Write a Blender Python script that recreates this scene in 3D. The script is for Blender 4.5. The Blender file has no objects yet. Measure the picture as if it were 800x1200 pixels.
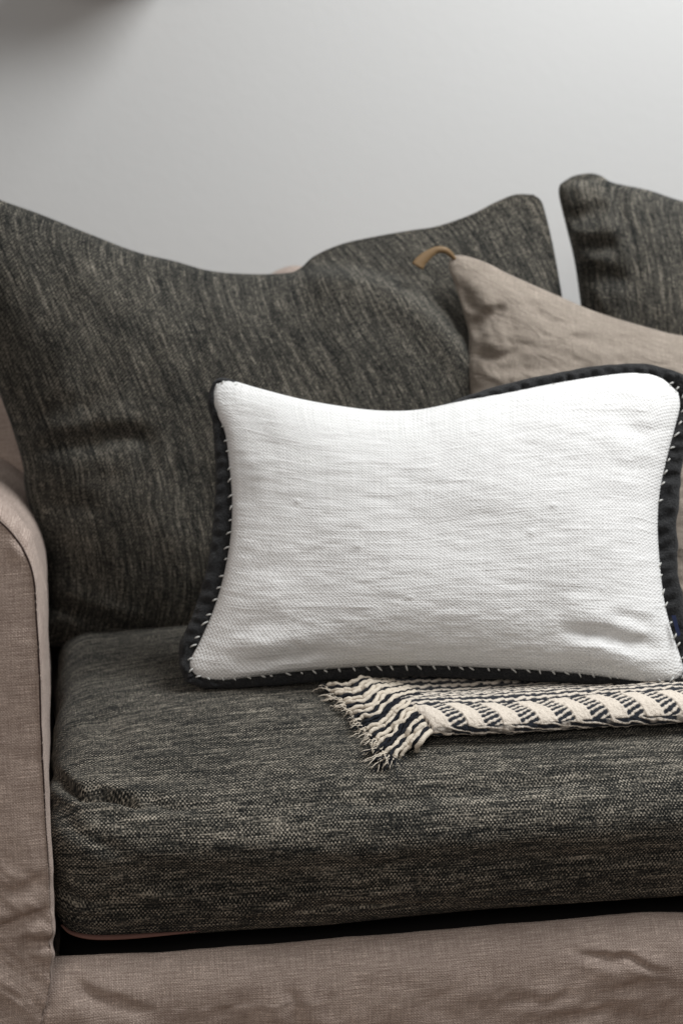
import bpy, math
import numpy as np
from mathutils import Vector, Matrix

R = math.radians
rng = np.random.default_rng(7)
scene = bpy.context.scene
col = scene.collection

# ------------------------------------------------------------------ camera
FPX = 1847.0                      # focal length in photograph pixels (800 x 1200)
PITCH, YAW = 13.0, 8.6
CAM = np.array([0.075, -1.63, 1.15])
_p, _y = R(PITCH), R(YAW)
FWD = np.array([math.sin(_y) * math.cos(_p), math.cos(_y) * math.cos(_p), -math.sin(_p)])
RGT = np.array([math.cos(_y), -math.sin(_y), 0.0])
UPV = np.cross(RGT, FWD)
cd = bpy.data.cameras.new('camera')
cam = bpy.data.objects.new('camera', cd)
col.objects.link(cam)
cd.sensor_fit = 'VERTICAL'; cd.sensor_height = 36.0; cd.sensor_width = 24.0
cd.lens = 36.0 * FPX / 1200.0
cd.clip_start = 0.05; cd.clip_end = 50
cam.matrix_world = Matrix(((RGT[0], UPV[0], -FWD[0], CAM[0]), (RGT[1], UPV[1], -FWD[1], CAM[1]),
                           (RGT[2], UPV[2], -FWD[2], CAM[2]), (0, 0, 0, 1)))
cd.dof.use_dof = True
cd.dof.focus_distance = 1.82
cd.dof.aperture_fstop = 4.0
scene.camera = cam

# ------------------------------------------------------------------ light
world = bpy.data.worlds.new('World'); scene.world = world
world.use_nodes = True
bgn = world.node_tree.nodes['Background']
bgn.inputs[0].default_value = (0.80, 0.86, 0.92, 1)
bgn.inputs[1].default_value = 0.115

def area(name, loc, target, sx, sy, power, color):
    ld = bpy.data.lights.new(name, 'AREA'); ld.shape = 'RECTANGLE'
    ld.size = sx; ld.size_y = sy; ld.energy = power; ld.color = color
    lo = bpy.data.objects.new(name, ld); col.objects.link(lo)
    lo.location = loc
    lo.rotation_euler = (Vector(target) - Vector(loc)).to_track_quat('-Z', 'Y').to_euler()
    return lo
area('window_light', (1.55, 0.0, 2.6), (0.60, 0.35, 0.6), 1.2, 1.1, 70, (0.985, 0.995, 1.0))
area('fill_light', (-0.7, -2.7, 2.35), (0.1, 0.1, 0.45), 1.8, 1.2, 33, (1.0, 0.92, 0.85))  # added fill lamp, lifts the arm and base fronts; no source seen

vs = scene.view_settings
vs.view_transform = 'Standard'; vs.look = 'None'; vs.gamma = 1; vs.exposure = 0.0
vs.use_curve_mapping = False
scene.render.engine = 'CYCLES'
scene.cycles.use_denoising = True
scene.cycles.max_bounces = 8
scene.cycles.diffuse_bounces = 5

# ------------------------------------------------------------------ helpers
def project(P):
    d = P - CAM
    z = d @ FWD
    return np.stack([400 + FPX * (d @ RGT) / z, 600 - FPX * (d @ UPV) / z], -1)

def rays(px):
    px = np.asarray(px, float)
    return FWD + RGT * ((px[..., :1] - 400) / FPX) - UPV * ((px[..., 1:2] - 600) / FPX)

def on_plane(px, o, n, h=0.0):
    d = rays(px)
    t = ((o - CAM) @ n + h) / (d @ n)
    return CAM + d * t[..., None]

def catmull(pts, n, closed=False):
    """resample a control polyline as a smooth curve, evenly by arc length"""
    P = np.asarray(pts, float)
    if closed:
        Q = np.vstack([P[-1], P, P[0], P[1]])
    else:
        Q = np.vstack([2 * P[0] - P[1], P, 2 * P[-1] - P[-2]])
    out = []
    t = np.linspace(0, 1, 24, endpoint=False)[:, None]
    for i in range(len(Q) - 3):
        a, b, c, d = Q[i], Q[i + 1], Q[i + 2], Q[i + 3]
        out.append(0.5 * (2 * b + (c - a) * t + (2 * a - 5 * b + 4 * c - d) * t ** 2 + (3 * b - a - 3 * c + d) * t ** 3))
    C = np.vstack(out + [Q[-2][None]])
    L = np.r_[0, np.cumsum(np.linalg.norm(np.diff(C, axis=0), axis=1))]
    s = np.linspace(0, L[-1], n) if not np.ndim(n) else np.asarray(n) * L[-1]
    return np.stack([np.interp(s, L, C[:, k]) for k in range(C.shape[1])], -1)

_perm = np.random.default_rng(3).random((256, 256))
def vnoise(x, y):
    xi = np.floor(x).astype(int); yi = np.floor(y).astype(int)
    fx = x - xi; fy = y - yi
    fx = fx * fx * fx * (fx * (6 * fx - 15) + 10); fy = fy * fy * fy * (fy * (6 * fy - 15) + 10)
    g = lambda a, b: _perm[a % 256, b % 256]
    return ((g(xi, yi) * (1 - fx) + g(xi + 1, yi) * fx) * (1 - fy) +
            (g(xi, yi + 1) * (1 - fx) + g(xi + 1, yi + 1) * fx) * fy) * 2 - 1

def fbm(x, y, o=4, g=0.5):
    s = 0; a = 1
    for i in range(o):
        s = s + a * vnoise(x * 2 ** i + 17.3 * i, y * 2 ** i + 9.1 * i); a *= g
    return s

def dist_poly(X, Y, pts):
    """unsigned distance, signed side and running parameter to a polyline"""
    pts = np.asarray(pts, float)
    best = np.full(X.shape, 1e9); side = np.zeros(X.shape); par = np.zeros(X.shape)
    n = len(pts) - 1
    for i in range(n):
        a, b = pts[i], pts[i + 1]; d = b - a
        L2 = d @ d
        t0 = ((X - a[0]) * d[0] + (Y - a[1]) * d[1]) / L2
        t = np.clip(t0, 0, 1)
        ex = X - a[0] - t * d[0]; ey = Y - a[1] - t * d[1]
        q = np.hypot(ex, ey)
        m = q < best
        best = np.where(m, q, best)
        side = np.where(m, np.sign(d[0] * ey - d[1] * ex), side)
        par = np.where(m, (i + t) / n, par)
    return best, side, par

def crease(X, Y, pts, w, depth, ends=0.25, ridge=0.0):
    """a fold line: a groove of half-width w (pixels) with a soft ridge on both sides"""
    q = min(0.5 * w, 3.5)
    X, Y = X + q * fbm(X / 26 + 3, Y / 26, 2), Y + q * fbm(X / 26 + 40, Y / 26 + 8, 2)
    d, s, p = dist_poly(X, Y, catmull(pts, 24))
    f = np.clip(np.minimum(p, 1 - p) / max(ends, 1e-3), 0, 1)
    f = f * f * (3 - 2 * f)
    g = -depth * np.exp(-(d / w) ** 2)
    if ridge:
        g = g + ridge * np.exp(-((d - 2.0 * w) / (1.5 * w)) ** 2)
    return g * f

def fold(X, Y, pts, w, step, reach, ends=0.3):
    """an overlapping fold: the surface on the right-hand side of the line stands proud and falls back over `reach`"""
    d, s, p = dist_poly(X, Y, catmull(pts, 24))
    f = np.clip(np.minimum(p, 1 - p) / ends, 0, 1); f = f * f * (3 - 2 * f)
    sd = d * s
    g = step * (0.5 + 0.5 * np.tanh(sd / w)) * np.exp(-np.clip(sd, 0, None) / reach)
    g = g - 0.5 * step * np.exp(-((sd + 1.2 * w) / (1.6 * w)) ** 2)
    return g * f

def mesh_obj(name, V, F, mat=None, parent=None, uv=None, smooth=True, attr=None):
    """V (n,3), F: (m,4) or (m,3) int array or list of such arrays; uv per vertex"""
    me = bpy.data.meshes.new(name)
    Fs = F if isinstance(F, list) else [F]
    nv = len(V)
    me.vertices.add(nv); me.vertices.foreach_set('co', np.asarray(V, np.float32).ravel())
    loops = np.concatenate([f.ravel() for f in Fs]).astype(np.int32)
    tot = np.concatenate([np.full(len(f), f.shape[1]) for f in Fs]).astype(np.int32)
    st = np.r_[0, np.cumsum(tot)[:-1]].astype(np.int32)
    me.loops.add(len(loops)); me.loops.foreach_set('vertex_index', loops)
    me.polygons.add(len(tot)); me.polygons.foreach_set('loop_start', st)
    me.polygons.foreach_set('loop_total', tot)
    me.polygons.foreach_set('use_smooth', np.full(len(tot), smooth))
    me.update(calc_edges=True)
    if uv is not None:
        l = me.uv_layers.new(name='UVMap')
        l.data.foreach_set('uv', np.asarray(uv, np.float32)[loops].ravel())
    if attr:
        for k, v in attr.items():
            a = me.attributes.new(k, 'FLOAT', 'POINT'); a.data.foreach_set('value', np.asarray(v, np.float32))
    me.validate()
    if mat: me.materials.append(mat)
    o = bpy.data.objects.new(name, me); col.objects.link(o)
    if parent: o.parent = parent
    return o

def grid_faces(ny, nx, wrap=False, off=0, flip=False):
    a = np.arange(ny * nx).reshape(ny, nx) + off
    if wrap: a = np.hstack([a, a[:, :1]])
    q = np.stack([a[:-1, :-1], a[:-1, 1:], a[1:, 1:], a[1:, :-1]], -1).reshape(-1, 4)
    return q[:, ::-1] if flip else q

def empty(name, loc=(0, 0, 0)):
    o = bpy.data.objects.new(name, None); col.objects.link(o); o.location = loc
    o.empty_display_size = 0.05
    return o

def set_parent(o, p):
    o.parent = p
    o.matrix_parent_inverse = Matrix.Translation(Vector(p.location)).inverted()

def tag(o, label, cat, group=None):
    o['label'] = label; o['category'] = cat
    if group: o['group'] = group

def tube(name, path, rad, mat, parent, nseg=8, flat=1.0, nrm=None, cap=True):
    """tube along path (n,3) with radius array; optional flattening along nrm"""
    path = np.asarray(path, float); n = len(path)
    T = np.gradient(path, axis=0); T /= np.linalg.norm(T, axis=1)[:, None]
    ref = np.array([0, 0, 1.0]) if nrm is None else np.asarray(nrm, float)
    B = np.cross(T, ref); B /= np.linalg.norm(B, axis=1)[:, None] + 1e-12
    N = np.cross(B, T)
    rad = np.broadcast_to(np.asarray(rad, float), (n,))
    a = np.arange(nseg) * 2 * math.pi / nseg
    V = (path[:, None] + (B[:, None] * np.cos(a)[None, :, None] + N[:, None] * (flat * np.sin(a))[None, :, None]) * rad[:, None, None]).reshape(-1, 3)
    F = [grid_faces(n, nseg, wrap=True)]
    if cap:
        V = np.vstack([V, path[0], path[-1]])
        i = np.arange(nseg); j = (i + 1) % nseg
        F.append(np.stack([np.full(nseg, n * nseg), j, i], -1))
        F.append(np.stack([np.full(nseg, n * nseg + 1), (n - 1) * nseg + i, (n - 1) * nseg + j], -1))
    L = np.r_[0, np.cumsum(np.linalg.norm(np.diff(path, axis=0), axis=1))]
    uv = np.stack([np.repeat(L, nseg), np.tile(a * rad.mean(), n)], -1)
    if cap: uv = np.vstack([uv, uv[:1], uv[-1:]])
    o = mesh_obj(name, V, F, mat, None, uv)
    if parent: set_parent(o, parent)
    return o

# ------------------------------------------------------------------ materials
class NT:
    def __init__(self, name):
        self.m = bpy.data.materials.new(name); self.m.use_nodes = True
        self.t = self.m.node_tree; self.n = self.t.nodes
        self.b = self.n['Principled BSDF']
    def node(self, typ, ins=None, **kw):
        x = self.n.new(typ)
        for k, v in kw.items(): setattr(x, k, v)
        for k, v in (ins or {}).items():
            if hasattr(v, 'is_linked') or isinstance(v, bpy.types.NodeSocket): self.t.links.new(v, x.inputs[k])
            else: x.inputs[k].default_value = v
        return x
    def math(self, op, a, b=0.0, c=0.0, clamp=False):
        return self.node('ShaderNodeMath', {0: a, 1: b, 2: c}, operation=op, use_clamp=clamp).outputs[0]
    def uv(self):
        s = self.node('ShaderNodeSeparateXYZ', {0: self.node('ShaderNodeTexCoord').outputs['UV']})
        return s.outputs[0], s.outputs[1]
    def vec(self, x, y, z=0.0):
        return self.node('ShaderNodeCombineXYZ', {0: x, 1: y, 2: z}).outputs[0]
    def noise(self, x, y, sx, sy, detail=2.0, rough=0.5, dist=0.0):
        v = self.vec(self.math('MULTIPLY', x, sx), self.math('MULTIPLY', y, sy))
        return self.node('ShaderNodeTexNoise', {'Vector': v, 'Scale': 1.0, 'Detail': detail, 'Roughness': rough, 'Distortion': dist},
                         noise_dimensions='2D').outputs['Fac']
    def ramp(self, f, stops):
        r = self.node('ShaderNodeValToRGB', {0: f}); e = r.color_ramp.elements
        while len(e) < len(stops): e.new(0.5)
        for x, (p, c) in zip(e, stops): x.position = p; x.color = (*c, 1)
        return r.outputs[0]
    def mix(self, f, a, b, typ='MIX'):
        x = self.node('ShaderNodeMix', data_type='RGBA', blend_type=typ)
        for i, v in ((0, f), (6, a), (7, b)):
            if isinstance(v, bpy.types.NodeSocket): self.t.links.new(v, x.inputs[i])
            else: x.inputs[i].default_value = v if not isinstance(v, tuple) else ((*v, 1) if len(v) == 3 else v)
        return x.outputs[2]
    def bump(self, h, dist, strength=1.0, normal=None):
        ins = {'Height': h, 'Distance': dist, 'Strength': strength}
        if normal is not None: ins['Normal'] = normal
        return self.node('ShaderNodeBump', ins).outputs[0]
    def out(self, color, normal=None, rough=0.9, spec=0.15, sheen=0.0, sheen_tint=(1, 1, 1)):
        def put(k, v):
            if isinstance(v, bpy.types.NodeSocket): self.t.links.new(v, self.b.inputs[k])
            else: self.b.inputs[k].default_value = (*v, 1) if isinstance(v, tuple) and len(v) == 3 else v
        put('Base Color', color); put('Roughness', rough); put('Specular IOR Level', spec)
        put('Sheen Weight', sheen); put('Sheen Roughness', 0.5); put('Sheen Tint', sheen_tint)
        if normal is not None: put('Normal', normal)
        return self.m

def weave(k, u, v, pu, pv):
    """over-under weave: 0..1, checker of rounded threads, periods in metres, slightly irregular"""
    w1 = k.noise(u, v, 40, 40, 2)
    uu = k.math('ADD', u, k.math('MULTIPLY', w1, 0.004)); vv = k.math('ADD', v, k.math('MULTIPLY', w1, 0.003))
    a = k.math('SINE', k.math('MULTIPLY', uu, 2 * math.pi / pu))
    b = k.math('SINE', k.math('MULTIPLY', vv, 2 * math.pi / pv))
    return k.math('MULTIPLY_ADD', k.math('MULTIPLY', a, b), 0.5, 0.5)

def mat_tweed(name, wv=0.26, lo=0.0, streak=0.3, con=0.45):
    # charcoal chambray: dark ground, light slub threads running along u
    k = NT(name); u, v = k.uv()
    slub = k.noise(u, v, 34, 560, 2.5, 0.6)
    thread = k.noise(u, v, 130, 640, 2, 0.6)
    cross = k.noise(u, v, 560, 60, 2, 0.6)
    fleck = k.noise(u, v, 380, 430, 2, 0.75)
    band = k.noise(u, v, 6, 125, 3, 0.65)
    fine = k.noise(u, v, 14, 210, 2, 0.6)
    big = k.noise(u, v, 9, 9, 2, 0.5)
    w = weave(k, u, v, 0.0044, 0.0050)
    vary = k.math('MULTIPLY_ADD', k.noise(u, v, 60, 110, 2, 0.6), 3.0, -0.85, clamp=True)
    s = k.math('MULTIPLY', slub, 0.30)
    s = k.math('MULTIPLY_ADD', thread, 0.24, s)
    s = k.math('MULTIPLY_ADD', cross, 0.18, s)
    s = k.math('MULTIPLY_ADD', fleck, 0.28, s)
    s = k.math('MULTIPLY_ADD', k.math('SUBTRACT', s, 0.5), con, s)
    s = k.math('MULTIPLY_ADD', k.math('SUBTRACT', band, 0.5), streak * 1.1, s)
    s = k.math('MULTIPLY_ADD', k.math('SUBTRACT', fine, 0.5), streak * 0.9, s)
    s = k.math('MULTIPLY_ADD', k.math('MULTIPLY', k.math('SUBTRACT', w, 0.5), vary), wv, s)
    s = k.math('MULTIPLY_ADD', k.math('SUBTRACT', big, 0.5), 0.10, s)
    s = k.math('ADD', s, lo)
    c = k.ramp(s, [(0.30, (0.006, 0.007, 0.007)), (0.44, (0.022, 0.022, 0.020)), (0.54, (0.070, 0.066, 0.056)),
                   (0.64, (0.21, 0.190, 0.156)), (0.80, (0.45, 0.405, 0.335))])
    h = k.math('MULTIPLY_ADD', w, 0.5, k.math('MULTIPLY', k.math('ADD', slub, fleck), 0.7))
    return k.out(c, k.bump(h, 0.0014, 0.9), 0.92, 0.10, 0.05, (0.8, 0.85, 0.85))

def mat_linen(name, base, dark, wscale=1.0, wrinkle=0.0):
    k = NT(name); u, v = k.uv()
    weft = k.noise(u, v, 28, 680 * wscale, 2.5, 0.65)
    warp = k.noise(u, v, 680 * wscale, 28, 2.5, 0.65)
    fl = k.noise(u, v, 500, 500, 2, 0.7)
    big = k.noise(u, v, 7, 11, 3, 0.6)
    w = weave(k, u, v, 0.0034, 0.0034)
    s = k.math('MULTIPLY_ADD', weft, 0.36, k.math('MULTIPLY', warp, 0.26))
    s = k.math('MULTIPLY_ADD', fl, 0.34, k.math('SUBTRACT', s, 0.04))
    s = k.math('MULTIPLY_ADD', big, 0.14, s)
    s = k.math('MULTIPLY_ADD', k.math('SUBTRACT', w, 0.5), 0.10, s)
    mid = tuple((a + b) / 2 for a, b in zip(base, dark))
    hi = tuple(min(1, a * 1.7) for a in base)
    c = k.ramp(s, [(0.36, dark), (0.47, mid), (0.56, base), (0.70, hi)])
    h = k.math('MULTIPLY_ADD', w, 0.35, k.math('ADD', weft, warp))
    nrm = None
    if wrinkle:
        nrm = k.bump(k.noise(u, v, 22, 48, 3, 0.55, 0.6), 0.006 * wrinkle, 1.0)
    return k.out(c, k.bump(h, 0.0011, 0.9, nrm), 0.92, 0.12, 0.10, (0.9, 0.85, 0.8))

def mat_white():
    k = NT('white_handwoven_linen'); u, v = k.uv()
    rows = k.noise(u, v, 18, 300, 3, 0.7)          # thick weft slubs
    rows2 = k.noise(u, v, 45, 520, 2, 0.6)
    cols = k.noise(u, v, 430, 10, 3, 0.7)
    mask = k.noise(u, v, 9, 14, 2, 0.5)
    w = weave(k, u, v, 0.0050, 0.0044)
    h = k.math('MULTIPLY_ADD', w, 0.60, k.math('MULTIPLY', k.math('POWER', rows, 3.0), 1.5))
    h = k.math('MULTIPLY_ADD', rows2, 0.30, h)
    h = k.math('MULTIPLY_ADD', cols, k.math('MULTIPLY_ADD', mask, 1.0, 0.2), h)
    s = k.math('MULTIPLY_ADD', rows, 0.45, k.math('MULTIPLY_ADD', cols, 0.35, k.math('MULTIPLY', w, 0.2)))
    c = k.ramp(s, [(0.30, (0.60, 0.60, 0.59)), (0.48, (0.725, 0.725, 0.715)), (0.65, (0.80, 0.80, 0.79))])
    return k.out(c, k.bump(h, 0.0011, 0.85), 0.88, 0.15, 0.1)

def mat_plain(name, colr, rough=0.85, var=0.3, sc=300, bump=0.0006, spec=0.15, sheen=0.0):
    k = NT(name)
    co = k.node('ShaderNodeTexCoord').outputs['Object']
    nz = k.node('ShaderNodeTexNoise', {'Vector': co, 'Scale': float(sc), 'Detail': 4.0, 'Roughness': 0.65}).outputs['Fac']
    f = k.math('MULTIPLY_ADD', k.math('SUBTRACT', nz, 0.5), var * 2, 0.5, clamp=True)
    c = k.mix(f, tuple(x * (1 - var) for x in colr), tuple(min(1, x * (1 + var)) for x in colr))
    return k.out(c, k.bump(nz, bump, 0.9), rough, spec, sheen)

def mat_throw():
    k = NT('black_and_cream_weave')
    a = k.node('ShaderNodeAttribute', attribute_name='pattern').outputs['Fac']
    co = k.node('ShaderNodeTexCoord').outputs['Object']
    nz = k.node('ShaderNodeTexNoise', {'Vector': co, 'Scale': 420.0, 'Detail': 3.0, 'Roughness': 0.7}).outputs['Fac']
    cream = k.mix(nz, (0.52, 0.45, 0.375), (0.86, 0.79, 0.69))
    blk = k.mix(nz, (0.006, 0.008, 0.012), (0.035, 0.040, 0.050))
    c = k.mix(a, cream, blk)
    return k.out(c, k.bump(nz, 0.0016, 0.9), 0.92, 0.1, 0.1)

def mat_wall():
    k = NT('painted_plaster')
    co = k.node('ShaderNodeTexCoord').outputs['Object']
    n1 = k.node('ShaderNodeTexNoise', {'Vector': co, 'Scale': 60.0, 'Detail': 5.0}).outputs['Fac']
    n2 = k.node('ShaderNodeTexNoise', {'Vector': co, 'Scale': 1.3, 'Detail': 2.0}).outputs['Fac']
    c = k.mix(n2, (0.56, 0.565, 0.56), (0.605, 0.61, 0.605))
    return k.out(c, k.bump(n1, 0.0008, 0.5), 0.7, 0.25)

def mat_wood(name, a, b):
    k = NT(name)
    co = k.node('ShaderNodeTexCoord').outputs['Object']
    mp = k.node('ShaderNodeMapping', {'Vector': co, 'Scale': (2.0, 26.0, 26.0)}).outputs[0]
    n1 = k.node('ShaderNodeTexNoise', {'Vector': mp, 'Scale': 1.0, 'Detail': 5.0, 'Distortion': 0.8}).outputs['Fac']
    return k.out(k.mix(n1, a, b), k.bump(n1, 0.001, 0.4), 0.5, 0.4)

M_SEAT = mat_tweed('charcoal_tweed_seat', 0.42, 0.0, 0.24, 0.45)
M_BACK = mat_tweed('charcoal_tweed_back', 0.26, -0.01, 0.18, 0.20)
M_TAUPE = mat_linen('taupe_linen_cover', (0.46, 0.375, 0.325), (0.27, 0.205, 0.175))
M_PILLOW = mat_linen('washed_taupe_linen', (0.285, 0.245, 0.205), (0.20, 0.168, 0.138), 1.2, 0.7)
M_WHITE = mat_white()
M_FLANGE = mat_plain('black_wool_border', (0.020, 0.0205, 0.0215), 0.9, 0.7, 330, 0.004, 0.1, 0.10)
M_THREAD = mat_plain('white_thread', (0.52, 0.52, 0.50), 0.8, 0.15, 900, 0.0003)
M_CREAM = mat_plain('cream_cotton', (0.66, 0.59, 0.49), 0.9, 0.25, 500, 0.0014)
M_BLACK = mat_plain('black_cotton', (0.015, 0.017, 0.022), 0.9, 0.5, 500, 0.0014)
M_LEATHER = mat_plain('tan_leather', (0.19, 0.122, 0.060), 0.55, 0.25, 90, 0.0006, 0.35)
M_NAVY = mat_plain('navy_label', (0.012, 0.018, 0.050), 0.7, 0.2, 400, 0.0003)
M_LINING = mat_plain('rust_brown_lining', (0.16, 0.085, 0.070), 0.85, 0.2, 500, 0.0004)
M_DECK_SHADE = mat_plain('deck_shade_black', (0.012, 0.011, 0.011), 0.95, 0.3, 500, 0.0004)  # near-black colour that supplies the shade in the gap under the cushion
M_SEAM = mat_plain('dark_seam_thread', (0.045, 0.030, 0.026), 0.9, 0.3, 500, 0.0004)
M_THROW = mat_throw()
M_WALL = mat_wall()
M_FLOOR = mat_wood('oak_floor', (0.12, 0.080, 0.055), (0.20, 0.135, 0.092))
M_SHADE_SHELF = mat_wood('shade_shelf_wood', (0.10, 0.052, 0.028), (0.18, 0.10, 0.058))

# ------------------------------------------------------------------ setting
def plane(name, pts, mat):
    o = mesh_obj(name, np.array(pts, float), np.array([[0, 1, 2, 3]]), mat, smooth=False)
    o['kind'] = 'structure'
    return o
WALL_Y = 1.22
plane('wall', [(-3, WALL_Y, 0), (4, WALL_Y, 0), (4, WALL_Y, 2.7), (-3, WALL_Y, 2.7)], M_WALL)
plane('floor', [(-3, -3.5, 0), (4, -3.5, 0), (4, WALL_Y, 0), (-3, WALL_Y, 0)], M_FLOOR)

# ------------------------------------------------------------------ swept soft boxes
def rrect(cy, cz, hy, hz, n, p=4.0, dens=None, p2=None):
    """superellipse section, evenly by arc length, starting low at the back, over the front"""
    t = np.linspace(0, 2 * math.pi, 6000)
    c, s = np.cos(t), np.sin(t)
    q = np.where(s < 0, p2 or p, p)
    y = cy + hy * np.sign(c) * np.abs(c) ** (2 / q); z = cz + hz * np.sign(s) * np.abs(s) ** (2 / q)
    ds = np.hypot(np.diff(y), np.diff(z))
    L = np.r_[0, np.cumsum(ds)]
    wgt = np.ones(len(ds)) if dens is None else 1 + 5 * (0.5 * (y[1:] + y[:-1]) < dens)
    D = np.r_[0, np.cumsum(ds * wgt)]
    s_ = np.interp(np.linspace(0, D[-1], n + 1)[:-1], D, L)
    return np.interp(s_, L, y), np.interp(s_, L, z), s_

def normals(P, wrap):
    """P (nx, ns, 3): outward-ish normals of a swept grid"""
    du = np.gradient(P, axis=0)
    if wrap:
        dv = np.roll(P, -1, 1) - np.roll(P, 1, 1)
    else:
        dv = np.gradient(P, axis=1)
    N = np.cross(du, dv)
    return N / (np.linalg.norm(N, axis=-1, keepdims=True) + 1e-12)

def close_sweep(P):
    nx, ns = P.shape[:2]
    V = np.vstack([P.reshape(-1, 3), P[0].mean(0), P[-1].mean(0)])
    i = np.arange(ns); j = (i + 1) % ns
    F = [grid_faces(nx, ns, wrap=True),
         np.stack([np.full(ns, nx * ns), j, i], -1),
         np.stack([np.full(ns, nx * ns + 1), (nx - 1) * ns + i, (nx - 1) * ns + j], -1)]
    return V, F

def smooth01(x): x = np.clip(x, 0, 1); return x * x * (3 - 2 * x)

# ---- sofa
SEAT_Z = 0.452        # top edge of the seat cushion at its front
sofa = empty('sofa', (0.8, 0.45, 0.0))
tag(sofa, 'taupe linen slipcovered sofa with rounded arm against the pale wall', 'sofa')

def make_arm(x_in, sgn):
    """arm: rounded profile in XZ swept along Y; x_in inner face, sgn -1 extends left"""
    w, top = 0.23, 0.820
    ns = 420
    # loop of the profile (x outward from inner face, z)
    prof = []
    for z in np.linspace(0.03, top - 0.11, 40): prof.append((0.0005 * max(0.0, (z - 0.30) / 0.41) ** 1.5, z))
    for a in np.linspace(0, math.pi, 50)[1:-1]: prof.append((-w / 2 + (w / 2) * math.cos(a), top - 0.11 + 0.11 * math.sin(a)))
    for z in np.linspace(top - 0.11, 0.03, 30): prof.append((-w, z))
    for x in np.linspace(-w, 0, 16)[1:-1]: prof.append((x, 0.03))
    prof = np.array(prof)
    Lp = np.r_[0, np.cumsum(np.linalg.norm(np.diff(prof, axis=0), axis=1))]
    s = np.linspace(0, Lp[-1], ns, endpoint=False)
    px = np.interp(s, Lp, prof[:, 0]); pz = np.interp(s, Lp, prof[:, 1])
    cx, cz = -w / 2, 0.42
    # stations: front rings (closing the front panel), then the body
    P = []; UV = []
    front = -0.024
    dist_in = []
    # front panel: scale the profile from the middle outwards, gentle bulge
    for q in np.linspace(0.02, 0.972, 90):
        y = front - 0.006 * (1 - q ** 2)
        P.append(np.stack([cx + (px - cx) * q, np.full(ns, y), cz + (pz - cz) * q], -1))
    # edge rounding
    for a in np.linspace(0, math.pi / 2, 12)[1:]:
        q = 0.972 + 0.028 * math.sin(a)
        y = front + 0.022 * (1 - math.cos(a))
        P.append(np.stack([cx + (px - cx) * q, np.full(ns, y), cz + (pz - cz) * q], -1))
    for y in np.r_[np.linspace(0.0, 0.5, 70)[1:], np.linspace(0.5, 0.96, 20)[1:]]:
        dz = -0.14 * smooth01((y - 0.0) / 0.42) * smooth01((pz - 0.35) / 0.3)
        P.append(np.stack([px - 0.030 * y * smooth01((pz - 0.15) / 0.15), np.full(ns, y), pz + dz], -1))
    P = np.array(P)
    nfront = 90
    uvx = np.cumsum(np.r_[0, np.linalg.norm(np.diff(P[:, ns // 4], axis=0), axis=1)])
    UV = np.stack([np.broadcast_to(uvx[:, None], P.shape[:2]), np.broadcast_to(s[None], P.shape[:2])], -1).copy()
    UV[:nfront, :, 0] = P[:nfront, :, 0]; UV[:nfront, :, 1] = P[:nfront, :, 2]
    # swap so slubs (u) run horizontally on the front panel
    P[..., 0] -= 0.026 * smooth01((0.275 - P[..., 2]) / 0.13) * smooth01((P[..., 0] + 0.06) / 0.05)
    P[..., 0] = P[..., 0] + x_in
    N = normals(P, True); N *= np.sign((N * (P - np.array([x_in + cx, 0.4, cz]))).sum(-1, keepdims=True).mean())
    # wrinkles
    px2 = project(P)
    X, Y = px2[..., 0], px2[..., 1]
    g = 0.0022 * fbm(P[..., 0] * 9 + P[..., 1] * 5, P[..., 2] * 13, 4)
    if sgn < 0:
        low = smooth01((Y - 960) / 120)
        g += low * 0.0035 * fbm(P[..., 0] * 14 + 4, P[..., 2] * 34 + 3 * P[..., 0] * 10, 3)
        g += crease(X, Y, [(-10, 1098), (30, 1082), (62, 1060)], 7, 0.006, 0.3, 0.003)
        g += crease(X, Y, [(20, 1098), (45, 1108), (72, 1105)], 6, 0.006, 0.3, 0.003)
        g += crease(X, Y, [(0, 1050), (30, 1040), (60, 1022)], 8, 0.004, 0.3, 0.002)
        g += crease(X, Y, [(18, 622), (27, 640), (36, 644)], 5, 0.004, 0.3, 0.003)
    P = P + N * g[..., None]
    if sgn > 0:
        P[..., 0] = 2 * x_in - P[..., 0]
    V, F = close_sweep(P)
    if sgn > 0: F = [f[:, ::-1] for f in F]
    uv = np.vstack([UV.reshape(-1, 2), UV[0].mean(0)[None], UV[-1].mean(0)[None]])
    o = mesh_obj('arm', V, F, M_TAUPE, None, uv); set_parent(o, sofa)
    # seam round the front panel
    k = nfront - 1
    m = (pz > 0.33)
    line = P[k][m] ; nn = N[k][m]
    st = tube('seam', line + np.array([0, -0.0004, 0]), 0.0011 * np.clip(np.minimum(np.arange(len(line)), np.arange(len(line))[::-1]) / 40.0, 0.1, 1), M_SEAM, None, 6)
    set_parent(st, sofa); st.parent = o; st.matrix_parent_inverse = o.matrix_world.inverted()
    return o

ARM_IN = 0.000
SOFA_W = 1.66
bpy.context.view_layer.update()
make_arm(ARM_IN, -1)
make_arm(SOFA_W, 1)

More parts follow.
